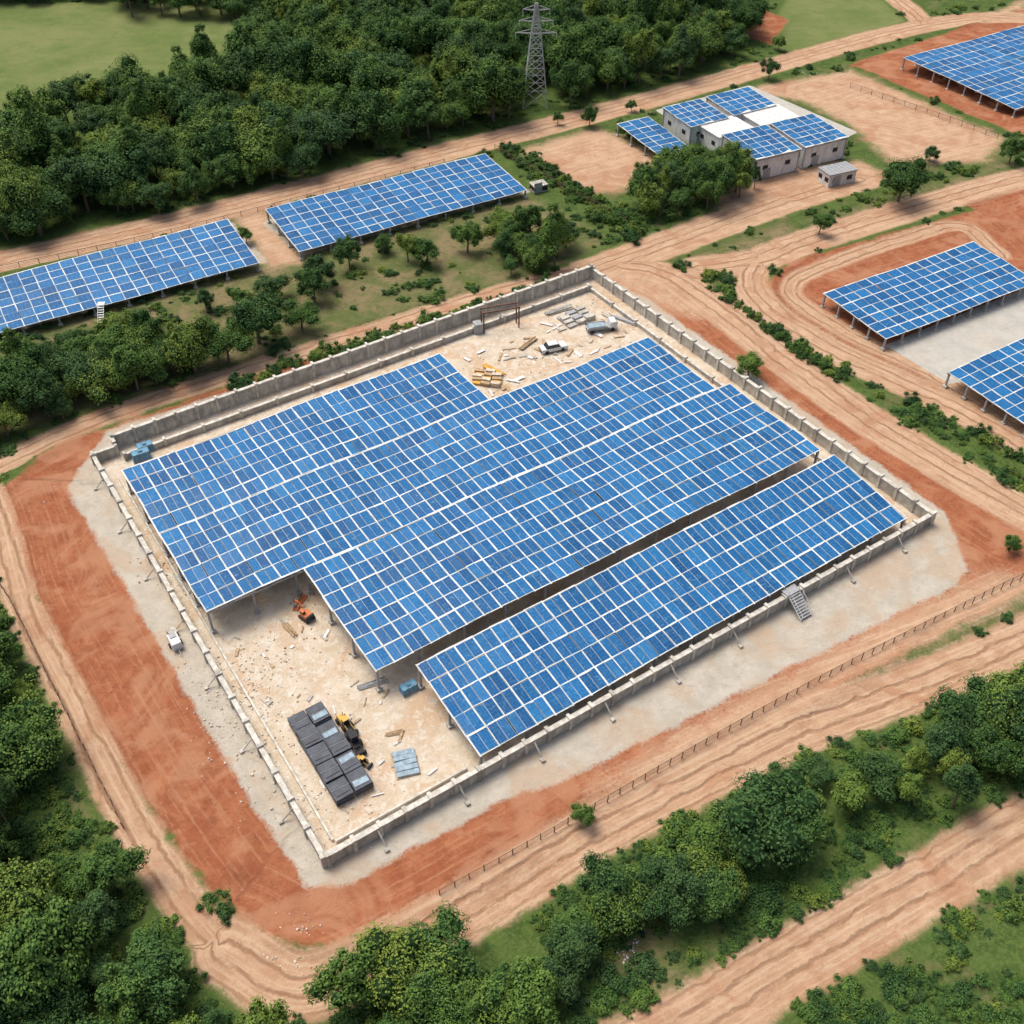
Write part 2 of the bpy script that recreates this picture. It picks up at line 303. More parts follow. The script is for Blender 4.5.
wav=lambda a,b: .16*math.sin(a*.21+b*.13)+.09*math.sin(b*.5-a*.07)
solar_array('solar_panel_array',L0,A,Bv,[(2,53.2,9.3,23.9),(2.0,83.6,24.1,40.4),(14.9,86.3,40.6,59.6)],lambda a,b:4.0+wav(a,b),seed=3)
solar_array('solar_panel_array',L0,A,Bv,[(19.2,86.9,61.6,75.2)],lambda a,b:4.1-(b-61.6)*.11+.5*wav(a,b),seed=4)
def arr_px(cs,z,seed,pa=2.4,pb=2.3,slope=0.0,split=1,posts=6):
    P=[np.array(pg(x,y,z)) for x,y in cs]; Av=P[1]-P[0]; la=(np.linalg.norm(Av)+np.linalg.norm(P[2]-P[3]))/2; Ad=Av/np.linalg.norm(Av)
    Bd=np.array([Ad[1],-Ad[0]]); lb=(abs(np.dot(P[3]-P[0],Bd))+abs(np.dot(P[2]-P[1],Bd)))/2
    O=(P[0]+(P[3]-Bd*lb))/2
    return solar_array('solar_panel_array',O,Ad,Bd,[(0,la,0,lb)],lambda a,b:z-(b-lb/2)*slope+.5*wav(a,b),pa=pa,pb=pb,seed=seed,split=split,railw=.12,posts=posts)
arr_px([(265,212),(488,155),(523,188),(300,250)],2.2,11,slope=.06)
arr_px([(-150,318),(228,222),(258,260),(-130,366)],2.2,12,slope=.06)
arr_px([(820,294),(967,243),(1032,275),(890,340)],2.4,13,slope=.04,posts=4)
arr_px([(952,375),(1060,325),(1140,378),(1024,425)],2.4,14,slope=.04,posts=4)
arr_px([(898,60),(1040,22),(1160,60),(1022,107)],2.6,15,pa=2.6,pb=3,slope=.02,posts=5)
arr_px([(617,125),(648,118),(690,147),(660,156)],2.4,16,slope=.03)
# ---------------- perimeter wall ----------------
mb=MB()
def wall(a0,b0,a1,b1,h,th,step=4.0,pil=True,m=0,cap=True,z0=-.2):
    p=np.array(LP(a0,b0));q_=np.array(LP(a1,b1)); d=q_-p; ln_=np.linalg.norm(d); rz=math.atan2(d[1],d[0]); c_=(p+q_)/2
    mb.box((c_[0],c_[1],(h+z0)/2),(ln_,th,h-z0),rz,m)
    if cap: mb.box((c_[0],c_[1],h+.06),(ln_+.1,th+.12,.12),rz,1)
    if pil:
        n=int(ln_/step)
        for i in range(n+1):
            c2=p+d*(i+.0)/n; mb.box((c2[0],c2[1],(h+.4)/2),(.4,th+.35,h+.4),rz,1 if i%3 else 0)
wall(0,0.5,0,76,1.5,.45,3.8); wall(.3,76,91.2,76,1.7,.5,3.0); wall(91.5,-1.2,91.5,76.2,1.8,.5,3.0); wall(3.5,-1.5,91.2,-1.5,2.3,.45,3.2)
wall(0,.2,3.4,.2,1.6,.4,2); wall(3.4,-1.4,3.4,.0,2.2,.4,2)
wall(4,1.9,88.2,1.9,.9,.35,6,True); wall(88.5,2.1,88.5,74,.6,.3,6,True); wall(1.8,6,1.8,74,.35,.25,6,False,1,False)
wall(2.0,74.3,18,74.3,.4,.25,6,False,1,False)
for i in range(9):
    a=6+i*9.8; 
    mb.cyl((*LP(a,76.3),1.6),(*LP(a+.1,78.0),0),.1,mat=0,n=6); mb.box((*LP(a,78.0),.12),(.5,.5,.3),ANG,0)
for i in range(7):
    b=6+i*10.5; mb.cyl((*LP(-.3,b),1.4),(*LP(-1.8,b),0),.09,mat=0,n=6); mb.box((*LP(-1.8,b),.1),(.45,.45,.25),ANG,0)
mb.obj('concrete_perimeter_wall',[M_conc,M_concl])
mb=MB()
sa=65.0
for i in range(9):
    mb.box((*LP(sa,76.6+i*.3),2.1-i*.23),(1.7,.26,.06),ANG,0)
for s_ in(-.9,.9):
    mb.cyl((*LP(sa+s_,76.4),2.2),(*LP(sa+s_,79.2),.05),.07,mat=1,n=6); mb.cyl((*LP(sa+s_,76.4),3.1),(*LP(sa+s_,79.2),.95),.04,mat=1,n=6)
    for i in range(4): mb.cyl((*LP(sa+s_,76.4+i*.93),2.2-i*.7),(*LP(sa+s_,76.4+i*.93),3.1-i*.7),.035,mat=1,n=6)
mb.box((*LP(sa,75.9),2.25),(2.2,1.2,.1),ANG,0)
mb.obj('metal_staircase',[M_steel,M_white])
# ---------------- vehicles & machines (local: x forward) ----------------
def wheels(mb,xs_,y,r,wd,mat):
    for x in xs_:
        for s_ in(-1,1): mb.cyl((x,s_*y-wd/2,r),(x,s_*y+wd/2,r),r,mat=mat,n=14)
def car(px,py,rz,mat=None):
    mb=MB(); mb.box((0,0,.62),(4.5,1.8,.55),0,0,(.98,.94))
    mb.box((-.15,0,1.15),(2.6,1.6,.56),0,2,(.68,.84)); mb.box((-.15,0,1.46),(1.7,1.3,.06),0,0)
    mb.box((2.24,0,.5),(.12,1.7,.2),0,1); mb.box((-2.24,0,.5),(.12,1.7,.2),0,1)
    for s_ in(-.65,.65): mb.box((2.25,s_,.72),(.06,.3,.14),0,3)
    wheels(mb,(-1.4,1.4),.8,.33,.22,1)
    return mb.obj('parked_car',[mat or M_carw,M_blk,M_glass,M_white],.06,loc=(*pg(px,py),0),rz=rz)
def flatbed(px,py,rz):
    mb=MB(); mb.box((2.5,0,1.3),(1.5,2.1,1.5),0,0,(.85,.94)); mb.box((3.0,0,1.6),(.62,1.9,.5),0,2); mb.box((-.6,0,.95),(4.6,2.2,.15),0,3); mb.box((0,0,.7),(5.8,.8,.3),0,1)
    mb.box((-.8,.0,1.2),(3.4,1.7,.35),0,4); mb.box((-.8,1.05,1.2),(4.2,.07,.35),0,3); mb.box((-.8,-1.05,1.2),(4.2,.07,.35),0,3)
    wheels(mb,(-1.9,2.3),.95,.45,.3,1); return mb.obj('flatbed_truck',[M_carw,M_blk,M_glass,M_steel,M_tarp],.05,loc=(*pg(px,py),0),rz=rz,sc=.85)
def excavator(px,py,rz,mat,sc=.6):
    mb=MB()
    for s_ in(-1,1):
        mb.box((0,s_*1.0,.4),(3.1,.5,.7),0,1,(.8,1)); 
        for x in(-1.3,1.3): mb.cyl((x,s_*1-.26,.4),(x,s_*1+.26,.4),.38,mat=1,n=12)
    mb.box((0,0,.85),(1.4,1.4,.25),0,1); mb.box((-.3,0,1.4),(2.6,2.1,.8),0,0,(.94,.95)); mb.box((.5,.55,2.05),(1.2,.85,1.1),0,2,(.85,.9)); mb.box((.45,.55,2.65),(1.15,.85,.08),0,0)
    mb.box((-1.4,0,1.45),(.6,2.1,.9),0,1,(.9,.95))
    mb.cyl((.8,-.25,1.6),(2.6,-.25,3.3),.2,.17,8,0); mb.cyl((2.6,-.25,3.3),(4.0,-.25,2.9),.17,.15,8,0); mb.cyl((4.0,-.25,2.9),(4.7,-.25,1.0),.15,.12,8,0)
    mb.cyl((1.2,-.25,1.4),(2.3,-.25,2.6),.08,mat=3,n=6); mb.box((4.6,-.25,.65),(.8,.9,.7),0,3,(.6,1))
    return mb.obj('mini_excavator',[mat,M_blk,M_glass,M_steel],.04,loc=(*pg(px,py),0),rz=rz,sc=sc)
def loader(px,py,rz,mat,sc=.62):
    mb=MB(); mb.box((-.7,0,1.2),(2.0,1.5,.8),0,0,(.9,.85)); mb.box((.45,0,1.9),(1.1,1.2,1.3),0,2,(.85,.88)); mb.box((.45,0,2.6),(1.2,1.3,.1),0,0); mb.box((1.1,0,.9),(1.6,1.0,.4),0,1)
    for s_ in(-.55,.55): mb.box((1.9,s_,1.15),(1.8,.16,.25),0,0,R=Matrix.Rotation(.35,3,'Y'))
    mb.box((2.9,0,.6),(.7,2.1,.7),0,1,(.6,1)); wheels(mb,(-1.1,1.0),.85,.6,.4,1); mb.cyl((-1.1,.4,1.6),(-1.1,.4,2.4),.06,mat=1,n=6)
    return mb.obj('compact_loader',[mat,M_blk,M_glass],.05,loc=(*pg(px,py),0),rz=rz,sc=sc)
car(553,350,.35); flatbed(600,330,.25)
excavator(307,618,2.4,M_org,.55); loader(345,725,-.9,M_yel,.62); loader(354,742,-1.1,M_blk,.7); loader(362,762,-.6,M_yel,.4)
mb=MB(); mb.box((0,0,.85),(2.2,1.3,.8),0,0,(.9,.9)); mb.box((0,0,.42),(2.5,1.0,.12),0,1); mb.cyl((1.2,0,.42),(2.2,0,.35),.06,mat=1,n=6); wheels(mb,(0,),.72,.32,.2,2); mb.box((-.5,0,1.3),(.8,.8,.12),0,1); mb.box((-1.9,.3,.3),(1.2,1.0,.6),.3,3)
mb.obj('compressor_trailer',[M_carw,M_steel,M_blk,M_conc],.04,loc=(*pg(176,645),0),rz=-1.0)
r=random.Random(5)
p0=np.array(pg(306,716)); p1=np.array(pg(356,798)); dd=p1-p0; LL=np.linalg.norm(dd); dd/=LL; rzp=math.atan2(dd[1],dd[0])
mb=MB()
for i in range(2):
    for j in range(5):
        a=(j+.5)*LL/5; b=(i-.5)*2.25; hh=.7+r.random()*.7
        mb.box((a,b,.07),(LL/5-.15,2.1,.14),0,1)
        nlay=5
        for q_ in range(nlay): mb.box((a+r.uniform(-.1,.1),b+r.uniform(-.08,.08),.14+hh*(q_+.5)/nlay),(LL/5-.12,2.08,hh/nlay-.02),r.uniform(-.03,.03),0)
        for q_ in range(2): mb.box((a-.45+q_*.9,b,.14+hh+.03),(.75,1.7,.05),r.uniform(-.06,.06),r.choice([0,0,0,3]))
        mb.box((a,b,.14+hh+.07),(.05,2.1,.02),0,2)
mb.obj('solar_panel_pallet_stack',[M_char,M_wood,M_steel,M_tarp],.02,loc=(p0[0],p0[1],0),rz=rzp)
mb=MB()
for j in range(5): mb.box((r.uniform(-.1,.1),j*.68,.2+.04*(j%2)),(2.5,.62,.22),r.uniform(-.05,.05),j%2)
mb.box((0,1.35,.05),(2.7,3.5,.08),0,2)
mb.obj('solar_panel_pallet',[M_tarp,M_tarp,M_wood],.02,loc=(*pg(408,774),0),rz=.3)  # light blue tarp panels on a timber base, not concrete
mb=MB()
for i in range(3):
    for j in range(4): mb.box((i*1.9,j*1.0,.15+.12*((i+j)%3)),(1.75,.9,.3+.24*((i+j)%3)),r.uniform(-.05,.05),(i*j)%2)
mb.obj('solar_panel_pallet',[M_conc,M_steel],.02,loc=(*pg(572,326),0),rz=ANG)
mb=MB()
for i in range(3):
    for j in range(5): mb.box((i*1.5+r.uniform(-.2,.2),j*.8+r.uniform(-.1,.1),.2+.1*((i+j)%3)),(1.5,.7,.3+.2*((i+j)%3)),r.uniform(-.2,.2),(i+j)%3)
mb.obj('formwork_stack',[M_yel,M_wood,M_stone],.02,loc=(*pg(476,384),0),rz=-.2)
def bundle(name,px,py,rz,n,ln_,rr,mat):
    mb=MB()
    for i in range(n):
        q_=i%5; l_=i//5; mb.cyl((-ln_/2+r.uniform(-.3,.3),q_*rr*2.1,rr+l_*rr*1.9),(ln_/2+r.uniform(-.3,.3),q_*rr*2.1+r.uniform(-.2,.2),rr+l_*rr*1.9),rr,n=8,mat=0)
    return mb.obj(name,[mat],loc=(*pg(px,py),.02),rz=rz)
bundle('timber_pile',288,632,-.9,8,2.6,.08,M_wood); bundle('pipe_bundle',560,312,.5,10,5,.1,M_conc); bundle('timber_pile',492,372,-.7,10,4,.1,M_yel)
bundle('pipe_bundle',372,686,.4,5,3.4,.07,M_steel); bundle('timber_pile',302,603,1.3,6,2.6,.07,M_org); bundle('pipe_bundle',150,560,-.95,7,5,.07,M_steel); bundle('timber_pile',395,735,.2,4,2.4,.06,M_wood)
bundle('timber_pile',530,345,.9,9,4,.09,M_wood); bundle('pipe_bundle',625,322,-.6,8,4.5,.09,M_steel); bundle('pipe_bundle',180,585,-.95,6,4,.07,M_conc); bundle('timber_pile',330,400,.58,8,4.5,.08,M_wood)
def tank(px,py,rz,sc=1):
    mb=MB(); mb.box((0,0,.7),(2.6,1.5,1.2),0,0,(.95,.9)); mb.box((0,0,.08),(2.8,1.7,.16),0,1); mb.cyl((0,0,1.3),(0,0,1.5),.3,mat=0,n=12)
    for i in(-.8,0,.8): mb.box((i,0,.7),(.08,1.6,1.25),0,1,(1,.9))
    return mb.obj('water_tank',[M_blue,M_steel],.08,loc=(*pg(px,py),0),rz=rz,sc=sc)
tank(142,458,.5); tank(146,450,.5,.9); tank(409,690,.6,.8)
mb=MB()
for x in(0,6.2):
    for y in(0,1.5): mb.box((x,y,1.9),(.22,.22,3.8),0,0)
    mb.box((x,.75,3.7),(.18,1.7,.18),0,0)
for y in(0,1.5): mb.box((3.1,y,3.9),(6.6,.2,.22),0,0)
mb.box((-.9,.7,.9),(1.4,1.6,1.8),0,1,(.95,.95)); mb.cyl((3.1,.7,3.9),(3.1,.7,2.2),.05,mat=1,n=6); mb.box((3.1,.7,2.1),(.4,.3,.4),0,1)
mb.obj('steel_gate_frame',[M_rust,M_steel],.02,loc=(*pg(484,333),0),rz=.3)
mb=MB()
for s_ in(-.5,.5): mb.cyl((s_,0,2.2),(s_,-3.2,0),.06,n=6)
for i in range(9): mb.box((0,-i*.37,2.2-i*.255),(1.0,.25,.05),0,0)
mb.box((0,.5,2.2),(1.2,1.0,.08),0,0)
mb.obj('access_ladder',[M_white],loc=(*pg(104,316),0),rz=.1)
def rubble(name,pts,mat,smin,smax,seed):
    r=random.Random(seed); mb=MB()
    for (px,py,n,sp) in pts:
        c_=pg(px,py)
        for i in range(n):
            s_=r.uniform(smin,smax)*(1-.5*r.random()); x=c_[0]+r.gauss(0,sp); y=c_[1]+r.gauss(0,sp)
            R=Matrix.Rotation(r.uniform(0,3.1),3,'Z')@Matrix.Rotation(r.uniform(-.5,.5),3,'X'); mb.box((x,y,s_*.2),(s_,s_*r.uniform(.5,1),s_*.5),mat=0,taper=(r.uniform(.5,.9),r.uniform(.5,.9)),R=R)
    mb.obj(name,[mat])
rubble('rubble_pile',[(250,720,160,4),(290,800,80,4),(240,660,110,3),(350,820,50,3),(180,560,70,3),(530,360,80,5),(570,150,60,5),(600,165,50,5),(290,945,40,1.2),(640,320,50,4),(590,310,60,4)],M_stone,.1,.34,1)
rubble('brick_rubble',[(300,640,20,2.0),(35,492,40,1.6),(470,390,20,3),(590,155,40,3),(300,600,15,1)],M_stone2,.12,.35,2)
rubble('gravel_heap',[(35,490,60,1.3),(292,943,80,1.1),(627,948,60,.9),(800,70,40,2),(610,300,40,2),(350,660,30,3),(250,690,160,3)],M_wallw,.08,.26,3)
mb=MB(); r=random.Random(21)
for i in range(36):
    a=r.uniform(3,16); b=r.uniform(42,73)
    mb.box((*LP(a,b),.05+.002*i),(r.uniform(.5,1.5),r.uniform(.1,.4),.05),r.uniform(0,3.1),i%3)
for i in range(60):
    a=r.uniform(55,87); b=r.uniform(4,21); mb.box((*LP(a,b),.05+.002*i),(r.uniform(.6,2.4),r.uniform(.12,.7),.05),r.uniform(0,3.1),i%3)
mb.obj('scattered_planks',[M_wood,M_wallw,M_conc])
# ---------------- buildings ----------------
def building(name,roofpx,h,roofmat,seed=0,slope=0.5,vents=True):
    P=[np.array(pg(x,y,h)) for x,y in roofpx]; Av=P[1]-P[0]; Ad=Av/np.linalg.norm(Av); Bd=np.array([Ad[1],-Ad[0]]); la=np.linalg.norm(Av)
    lb=abs(np.dot(P[3]-P[0],Bd)); O=P[0]; rz=math.atan2(Ad[1],Ad[0])
    em=bpy.data.objects.new(name,None); scene.collection.objects.link(em)
    def W(a,b): p=O+a*Ad+b*Bd; return p[0],p[1]
    c_=W(la/2,lb/2); hw=h-.25
    mb=MB(); mb.box((c_[0],c_[1],hw/2),(la-.4,lb-.4,hw),rz,0); mb.obj('walls',[M_wallw],parent=em)
    mb=MB()
    n=max(2,int(la/4))
    for i in range(n):
        p=W((i+.5)*la/n,lb-.19); mb.box((p[0],p[1],h*.5),(1.3,.06,.9),rz,0); mb.box((p[0],p[1],h*.5-.5),(1.5,.12,.08),rz,1)
    n=max(2,int(lb/4))
    for i in range(n):
        p=W(.19,(i+.5)*lb/n); mb.box((p[0],p[1],h*.5),(.06,1.2,.9),rz,0)
        p=W(la-.19,(i+.5)*lb/n); mb.box((p[0],p[1],h*.5),(.06,1.2,.9),rz,0)
    p=W(la*.3,lb-.18); mb.box((p[0],p[1],1.1),(1.8,.09,2.2),rz,1)
    mb.obj('windows_and_door',[M_dark,M_steel],parent=em)
    if roofmat=='solar':
        s=solar_array('roof_panels',O,Ad,Bd,[(0,la,0,lb)],lambda a,b:h+slope*(.5-b/lb),pa=2.2,pb=2.2,posts=100,seed=seed,split=1,railw=.12); s.name='roof_panels'; s.parent=em
    else:
        mb=MB(); mb.box((c_[0],c_[1],h-.12),(la,lb,.22),rz,0)
        for i in range(int(la)): q_=W(i+.5,lb/2); mb.box((q_[0],q_[1],h+.02),(.12,lb,.07),rz,0)
        mb.obj('roof',[roofmat],parent=em)
    return em
building('white_warehouse',[(663,109),(700,100),(728,116),(692,126)],4.5,'solar',1)
building('white_warehouse',[(706,98),(748,88),(778,104),(736,114)],4.5,'solar',2)
building('white_warehouse',[(697,124),(733,115),(760,126),(722,137)],4.0,M_wallw,3)
building('white_warehouse',[(740,113),(778,104),(806,115),(766,125)],4.0,M_wallw,4)
building('white_warehouse',[(722,136),(766,126),(803,146),(760,158)],5,'solar',5)
building('white_warehouse',[(770,125),(812,115),(852,133),(808,146)],5,'solar',6)
building('site_cabin',[(818,167),(846,161),(858,168),(828,176)],2.8,M_steel,7)
building('site_cabin',[(529,182),(543,179),(549,183),(535,187)],1.6,M_conc,8)
# ---------------- pylon ----------------
mb=MB(); bx,by=pg(535,104); HT=22.5
def leg(z,sx_,sy_): 
    hw=2.9*(1-z/HT)+.4*(z/HT) if z<HT*.65 else (2.9*.35+.4*.65)*(1-(z-HT*.65)/(HT*.35))+.25*((z-HT*.65)/(HT*.35))
    return Vector((bx+sx_*hw,by+sy_*hw,z))
lv=[0,4,7.5,10.5,13.2,15.6,17.6,19.0,20.3,21.5,22.5]; cn=[(-1,-1),(1,-1),(1,1),(-1,1)]
for i in range(len(lv)-1):
    for c4 in range(4):
        s0=cn[c4]; s1=cn[(c4+1)%4]; a_=leg(lv[i],*s0);b_=leg(lv[i+1],*s0);c_=leg(lv[i],*s1);d_=leg(lv[i+1],*s1)
        mb.cyl(a_,b_,.13,n=5); mb.cyl(a_,d_,.07,n=4); mb.cyl(c_,b_,.07,n=4); mb.cyl(b_,d_,.07,n=4)
for z,wd in((16,4.6),(18.6,3.8),(21,3.0)):
    for s_ in(-1,1):
        for sy_ in(-.4,.4): mb.cyl((bx,by+sy_,z),(bx+s_*wd,by,z+.2),.09,n=4)
        mb.cyl((bx,by,z+1.2),(bx+s_*wd,by,z+.2),.08,n=4); mb.cyl((bx+s_*wd,by,z+.2),(bx+s_*wd,by,z-1.0),.1,n=6)
        for j in range(1,4): mb.cyl((bx+s_*wd*j/4,by,z),(bx+s_*wd*j/4,by,z+1.2*(1-j/4)),.05,n=4)
mb.obj('electricity_pylon',[simple('weathered_pylon_steel',(0.42,0.43,0.42),.15,2,.6)])
PYL=(bx,by)
# ---------------- fences ----------------
def fence(ptspx,h=1.5,step=2.6,mat=M_rust):
    c=catmull(pgs(ptspx),8); mb=MB(); acc=0; nxt=0; r=random.Random(3); posts=[]
    for k_ in range(len(c)-1):
        d=np.linalg.norm(c[k_+1]-c[k_])
        while nxt<=acc+d:
            posts.append(c[k_]+(c[k_+1]-c[k_])*(nxt-acc)/d); nxt+=step
        acc+=d
    for i,p in enumerate(posts):
        lx,ly=r.uniform(-.08,.08),r.uniform(-.08,.08); mb.cyl((p[0],p[1],-.2),(p[0]+lx,p[1]+ly,h+r.uniform(-.1,.1)),.06,n=6)
        if i:
            for z in(.3,.6,.9,1.2,h-.05): mb.cyl((*posts[i-1],z),(p[0],p[1],z),.025,n=4)
    return mb.obj('wire_fence',[mat])
fence([(440,896),(520,852),(600,806),(700,748),(800,692),(900,640),(1024,578),(1120,535)],1.3,1.7)
fence([(-20,560),(10,600),(40,660),(90,760),(130,840)],1.3,1.7)
fence([(0,272),(150,240),(300,202),(450,163)],1.2,3.5)
fence([(850,88),(900,105),(1000,140)],1.3,3); fence([(495,150),(560,188),(632,226)],1.3,3)
# ---------------- trees ----------------
k=NT('foliage',0.7,0.12)
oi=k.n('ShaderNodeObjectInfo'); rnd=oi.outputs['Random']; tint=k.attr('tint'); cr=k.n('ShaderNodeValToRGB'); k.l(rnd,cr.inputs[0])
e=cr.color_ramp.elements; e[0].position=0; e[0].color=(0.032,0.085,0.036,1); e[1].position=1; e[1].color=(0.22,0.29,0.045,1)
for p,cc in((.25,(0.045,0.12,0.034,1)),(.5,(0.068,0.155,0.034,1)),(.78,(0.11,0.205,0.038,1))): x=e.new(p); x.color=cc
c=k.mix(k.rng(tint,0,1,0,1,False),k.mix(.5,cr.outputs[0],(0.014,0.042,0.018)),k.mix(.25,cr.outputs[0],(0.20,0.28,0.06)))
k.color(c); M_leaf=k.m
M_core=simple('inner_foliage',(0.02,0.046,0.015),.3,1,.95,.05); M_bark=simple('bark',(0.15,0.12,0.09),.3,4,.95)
def make_tree(name,seed,R,Ht,nl,leafn,ls,zsq=.75,trunk=True,cone=0.0):
    r=np.random.RandomState(seed); mb=MB(); cz=Ht-R*zsq*1.0
    lob=[(np.array([0,0,cz]),R*.55)]
    ecc=r.uniform(.8,1.2)
    for i in range(nl):
        th=i*2.399+r.uniform(-.9,.9); ph=r.uniform(-.6,1.0); rad=R*r.uniform(.4,1.0)
        d=np.array([math.cos(th)*math.sqrt(max(0,1-ph*ph))*ecc,math.sin(th)*math.sqrt(max(0,1-ph*ph))/ecc,ph])
        sh=1-cone*(ph+.6)/1.6
        lob.append((np.array([0,0,cz])+d*rad*np.array([sh,sh,zsq]),R*r.uniform(.15,.38)*(.6+.4*sh)))
    if trunk:
        p=Vector((0,0,-.3)); top=Vector((r.uniform(-.3,.3),r.uniform(-.3,.3),cz)); mb.cyl(p,top,R*.07,R*.03,7,1)
        for c_,rr in lob[1:min(9,len(lob))]:
            st=p.lerp(top,r.uniform(.5,.9)); mb.cyl(st,Vector(c_),R*.03,R*.012,5,1)
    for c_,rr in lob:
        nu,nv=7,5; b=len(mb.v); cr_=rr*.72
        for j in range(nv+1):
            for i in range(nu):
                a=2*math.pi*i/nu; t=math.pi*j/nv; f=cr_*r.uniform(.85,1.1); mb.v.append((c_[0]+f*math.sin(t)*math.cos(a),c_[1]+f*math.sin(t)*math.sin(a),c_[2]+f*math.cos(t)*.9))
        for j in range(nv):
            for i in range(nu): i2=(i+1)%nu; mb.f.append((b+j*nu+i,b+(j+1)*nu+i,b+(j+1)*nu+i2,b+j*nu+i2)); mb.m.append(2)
    nv0=len(mb.v); tot=sum(rr*rr for _,rr in lob); V=[];T=[]
    C=np.array([c_ for c_,_ in lob]); RR=np.array([x for _,x in lob])
    for li,(c_,rr) in enumerate(lob):
        n=int(leafn*rr*rr/tot); d=r.normal(size=(n,3)); d/=np.linalg.norm(d,axis=1)[:,None]; keep=r.rand(n)<(.45+.55*(d[:,2]>-.3)); d=d[keep]; n=len(d)
        ang=np.arctan2(d[:,1],d[:,0]); el=np.arcsin(np.clip(d[:,2],-1,1)); f=1+.18*np.sin(ang*4+li*2+3*el)*np.sin(el*5+li)+r.normal(0,.13,n)
        pos=c_+d*(rr*f)[:,None]
        inside=np.zeros(n,bool)
        for lj in range(len(lob)):
            if lj!=li: inside|=(np.linalg.norm(pos-C[lj],axis=1)<RR[lj]*.78)
        pos=pos[~inside]; d=d[~inside]; f=f[~inside]; n=len(d)
        if n==0: continue
        nr=d+r.normal(0,.4,(n,3)); nr[:,2]+=.35; nr/=np.linalg.norm(nr,axis=1)[:,None]
        u=np.cross(nr,r.normal(size=(n,3))); u/=np.linalg.norm(u,axis=1)[:,None]; v=np.cross(nr,u); s=ls*r.uniform(.55,1.35,n)[:,None]
        q_=np.stack([pos-u*s,pos-v*s*.6,pos+u*s,pos+v*s*.6],1); V.append(q_.reshape(-1,3))
        lt=r.uniform(-.28,.28); T.append(np.repeat(np.clip(.5+lt+r.normal(0,.15,n)+(f-1)*1.2,0,1),4))  # random tint plus painted crown shading: outer leaves lighter, recessed ones darker
    V=np.concatenate(V);T=np.concatenate(T); nq=len(V)//4
    mb.v+= [tuple(x) for x in V]; mb.f+=[(nv0+4*i,nv0+4*i+1,nv0+4*i+2,nv0+4*i+3) for i in range(nq)]; mb.m+=[0]*nq
    m=bpy.data.meshes.new(name); m.from_pydata(mb.v,[],mb.f)
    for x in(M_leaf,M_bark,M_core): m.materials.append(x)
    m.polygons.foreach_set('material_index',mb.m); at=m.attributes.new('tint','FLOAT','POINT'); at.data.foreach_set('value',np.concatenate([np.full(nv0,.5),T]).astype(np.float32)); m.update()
    return m
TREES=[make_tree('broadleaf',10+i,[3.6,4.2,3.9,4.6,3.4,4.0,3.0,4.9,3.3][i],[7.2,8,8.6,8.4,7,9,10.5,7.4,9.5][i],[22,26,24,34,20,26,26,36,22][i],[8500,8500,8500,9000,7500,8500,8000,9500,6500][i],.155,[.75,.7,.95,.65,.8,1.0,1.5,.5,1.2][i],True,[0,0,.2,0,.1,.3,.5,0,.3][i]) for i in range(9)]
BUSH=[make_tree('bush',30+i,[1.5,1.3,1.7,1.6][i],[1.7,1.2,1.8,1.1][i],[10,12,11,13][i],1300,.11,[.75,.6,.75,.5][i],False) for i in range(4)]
cnt=[0]
def inst(mesh,name,x,y,s,parent=None,z=0,sz=None):
    ob=bpy.data.objects.new(name,mesh); scene.collection.objects.link(ob); ob.location=(x,y,z); ob.rotation_euler=(random.uniform(-.07,.07),random.uniform(-.07,.07),random.uniform(0,6.28)); ob.scale=(s,s*random.uniform(.82,1.18),(sz or s)*random.uniform(.8,1.2))
    if parent: ob.parent=parent
    cnt[0]+=1; return ob
def scatter(name,polys,spacing,s0,s1,meshes,zc,avoid=1.5,prob=1.0,child='tree'):
    em=bpy.data.objects.new(name,None); scene.collection.objects.link(em)
    for poly in polys:
        P=np.array(pgs(poly,zc)); lo=P.min(0); hi=P.max(0); gx=np.arange(lo[0],hi[0],spacing); gy=np.arange(lo[1],hi[1],spacing*.87)
        xx,yy=np.meshgrid(gx,gy); xx=xx+(np.arange(len(gy))%2)[:,None]*spacing/2; xx=(xx+rs.uniform(-.48,.48,xx.shape)*spacing).ravel(); yy=(yy+rs.uniform(-.48,.48,yy.shape)*spacing).ravel()
        sd=sdpoly([tuple(p) for p in P],xx,yy); rf=roadfield(xx,yy)[0]; ok=(sd<0)&(rf>avoid)&(rs.rand(len(xx))<prob)&(sdpoly(yard,xx,yy)>2)
        ok&=~((abs(xx-PYL[0])<5.5)&(yy<PYL[1]+5)&(yy>PYL[1]-14))
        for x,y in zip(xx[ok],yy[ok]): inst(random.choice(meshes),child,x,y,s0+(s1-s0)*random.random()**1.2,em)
    return em
forest=[[(-260,215),(-260,140),(0,118),(70,103),(200,66),(280,10),(330,-15),(560,-25),(750,-22),(748,20),(735,38),(690,58),(600,85),(500,108),(400,132),(300,158),(200,182),(100,208),(0,228),(-100,250),(-260,285)]]
scatter('forest',forest,5.0,.5,1.5,TREES,4.5,2.5,.96)
scatter('forest',[[(125,4),(290,6),(300,-22),(100,-25)],[(-500,-10),(100,-12),(100,-25),(-500,-25)]],6,.8,1.2,TREES,4,1)
scatter('woodland',[[(-90,640),(-14,600),(14,640),(60,755),(105,830),(150,885),(225,910),(245,950),(245,1000),(300,1060),(-90,1100)]],4.4,.4,1.2,TREES,4.5,2.0,.95)
scatter('woodland',[[(318,965),(400,925),(450,925),(480,950),(560,1060),(300,1070)],[(500,965),(600,890),(660,865),(600,930),(540,1000),(520,1040)]],4.4,.5,1.05,TREES,5,1.8)
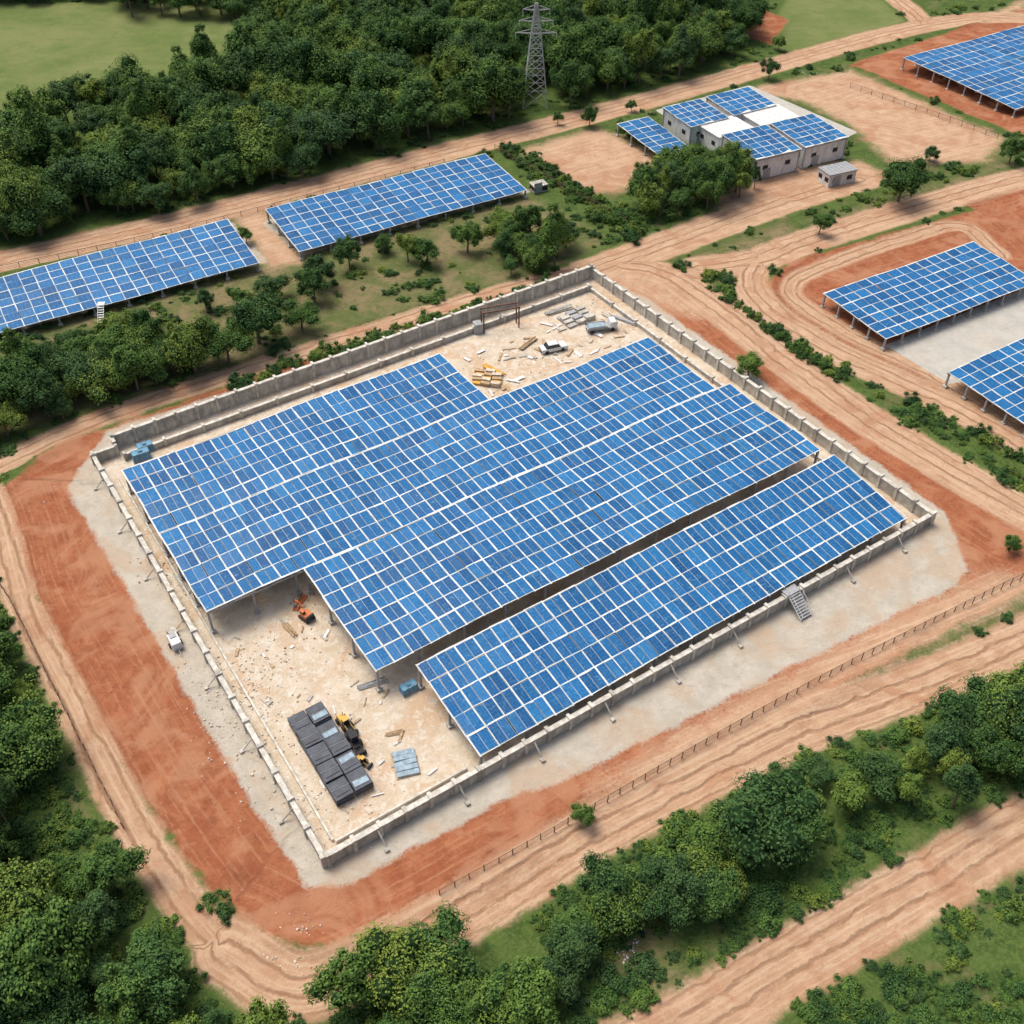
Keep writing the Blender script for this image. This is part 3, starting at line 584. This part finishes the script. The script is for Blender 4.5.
scatter('woodland',[[(860,780),(950,720),(1060,670),(1120,700),(1024,760),(900,820)],[(630,905),(735,860),(830,865),(760,915),(740,940),(650,910)]],4.0,.4,.95,TREES,4,1.4)
scatter('woodland',[[(-60,425),(0,365),(60,335),(120,330),(190,325),(240,345),(230,375),(150,385),(90,405),(20,430),(-40,450)],[(490,235),(520,218),(575,235),(590,260),(540,285),(500,275)],[(635,180),(680,160),(735,155),(760,178),(745,200),(690,210),(645,205)]],3.7,.45,1.05,TREES,3,1.0)
hedges=[[(495,146),(522,146),(652,228),(628,240)],[(672,264),(690,250),(762,298),(850,366),(836,382),(730,310)],[(886,378),(910,378),(1040,448),(1035,470)],[(225,392),(235,368),(400,314),(500,284),(565,262),(562,278),(400,334)]]
scatter('hedge',hedges,1.35,.3,1.15,BUSH,.6,-.8,.8,'bush')
em=bpy.data.objects.new('undergrowth',None); scene.collection.objects.link(em)
N=46000; cx=rs.uniform(-185,185,N); cy=30+300*rs.rand(N)**1.35
vis=np.abs(cx)<(0.4876*np.sqrt(cy**2+1e4))+18; dens=np.clip((150/np.maximum(cy,60))**1.5,0.2,2.4)*.65
def U(polys): return union(polys,cx,cy)
rf=roadfield(cx,cy)[0]; fr=U(forest)>0; dr=U(drypoly)
ok=vis&(rf>.1)&(U(redpoly)>.4)&(U(tanpoly)>1.2)&(U(palepoly)>1)&(U(concpoly)>1)&(U(fieldpoly)>0)&fr&(sdpoly(yard,cx,cy)>2)
pn=vnoise(cx,cy,9,8)*.6+vnoise(cx,cy,3.5,9)*.4
ok&=(rs.rand(N)<dens*np.clip((pn-.2)*3,0.06,1.4)*np.where(dr<0,.45,1.0))
for x,y,p_ in zip(cx[ok],cy[ok],pn[ok]): s_=random.uniform(.2,.8)*(.5+p_)*1.2; inst(random.choice(BUSH),'bush',x,y,s_,em,-.05,s_*.75)
print('under',ok.sum())
for (x,y,s,nm) in [(348,252,.72,0),(383,243,.5,2),(407,246,.7,4),(427,250,.68,2),(467,234,.85,0),(500,230,.75,1),(318,270,.7,2),(312,284,.8,2),(270,283,.8,0),(235,293,.55,4),(205,300,.45,2),(255,322,.95,3),(300,315,.7,1),(225,345,.8,1),
  (751,362,.72,0),(903,182,.95,3),(932,152,.5,2),(1014,148,.75,0),(770,70,.55,1),(780,42,.5,0),(821,222,.6,4),(590,118,.5,2),(632,104,.4,0),(35,210,1.05,4),(155,195,.95,0),(120,190,.9,1),(195,185,.9,5),(300,160,.9,3),(250,170,.8,0),(1012,545,.3,1),(245,235,.4,2),(583,816,.32,1),(558,118,.35,0),
  (765,810,1.1,3),(800,830,.8,0),(730,835,.8,1),(610,885,.85,2),(975,710,.9,1),(1010,700,1.0,3),(880,770,.75,0),(850,790,.7,4),(700,870,.8,2),(660,900,.7,1),(400,965,.9,7),(440,955,.9,1),(350,985,.9,5),(820,770,.5,4),(530,1000,.9,0),(575,945,.7,4)]:
    gx,gy=pg(x,y,8*s*.55); inst(TREES[nm],'broadleaf_tree',gx,gy,s)
print('instances',cnt[0])
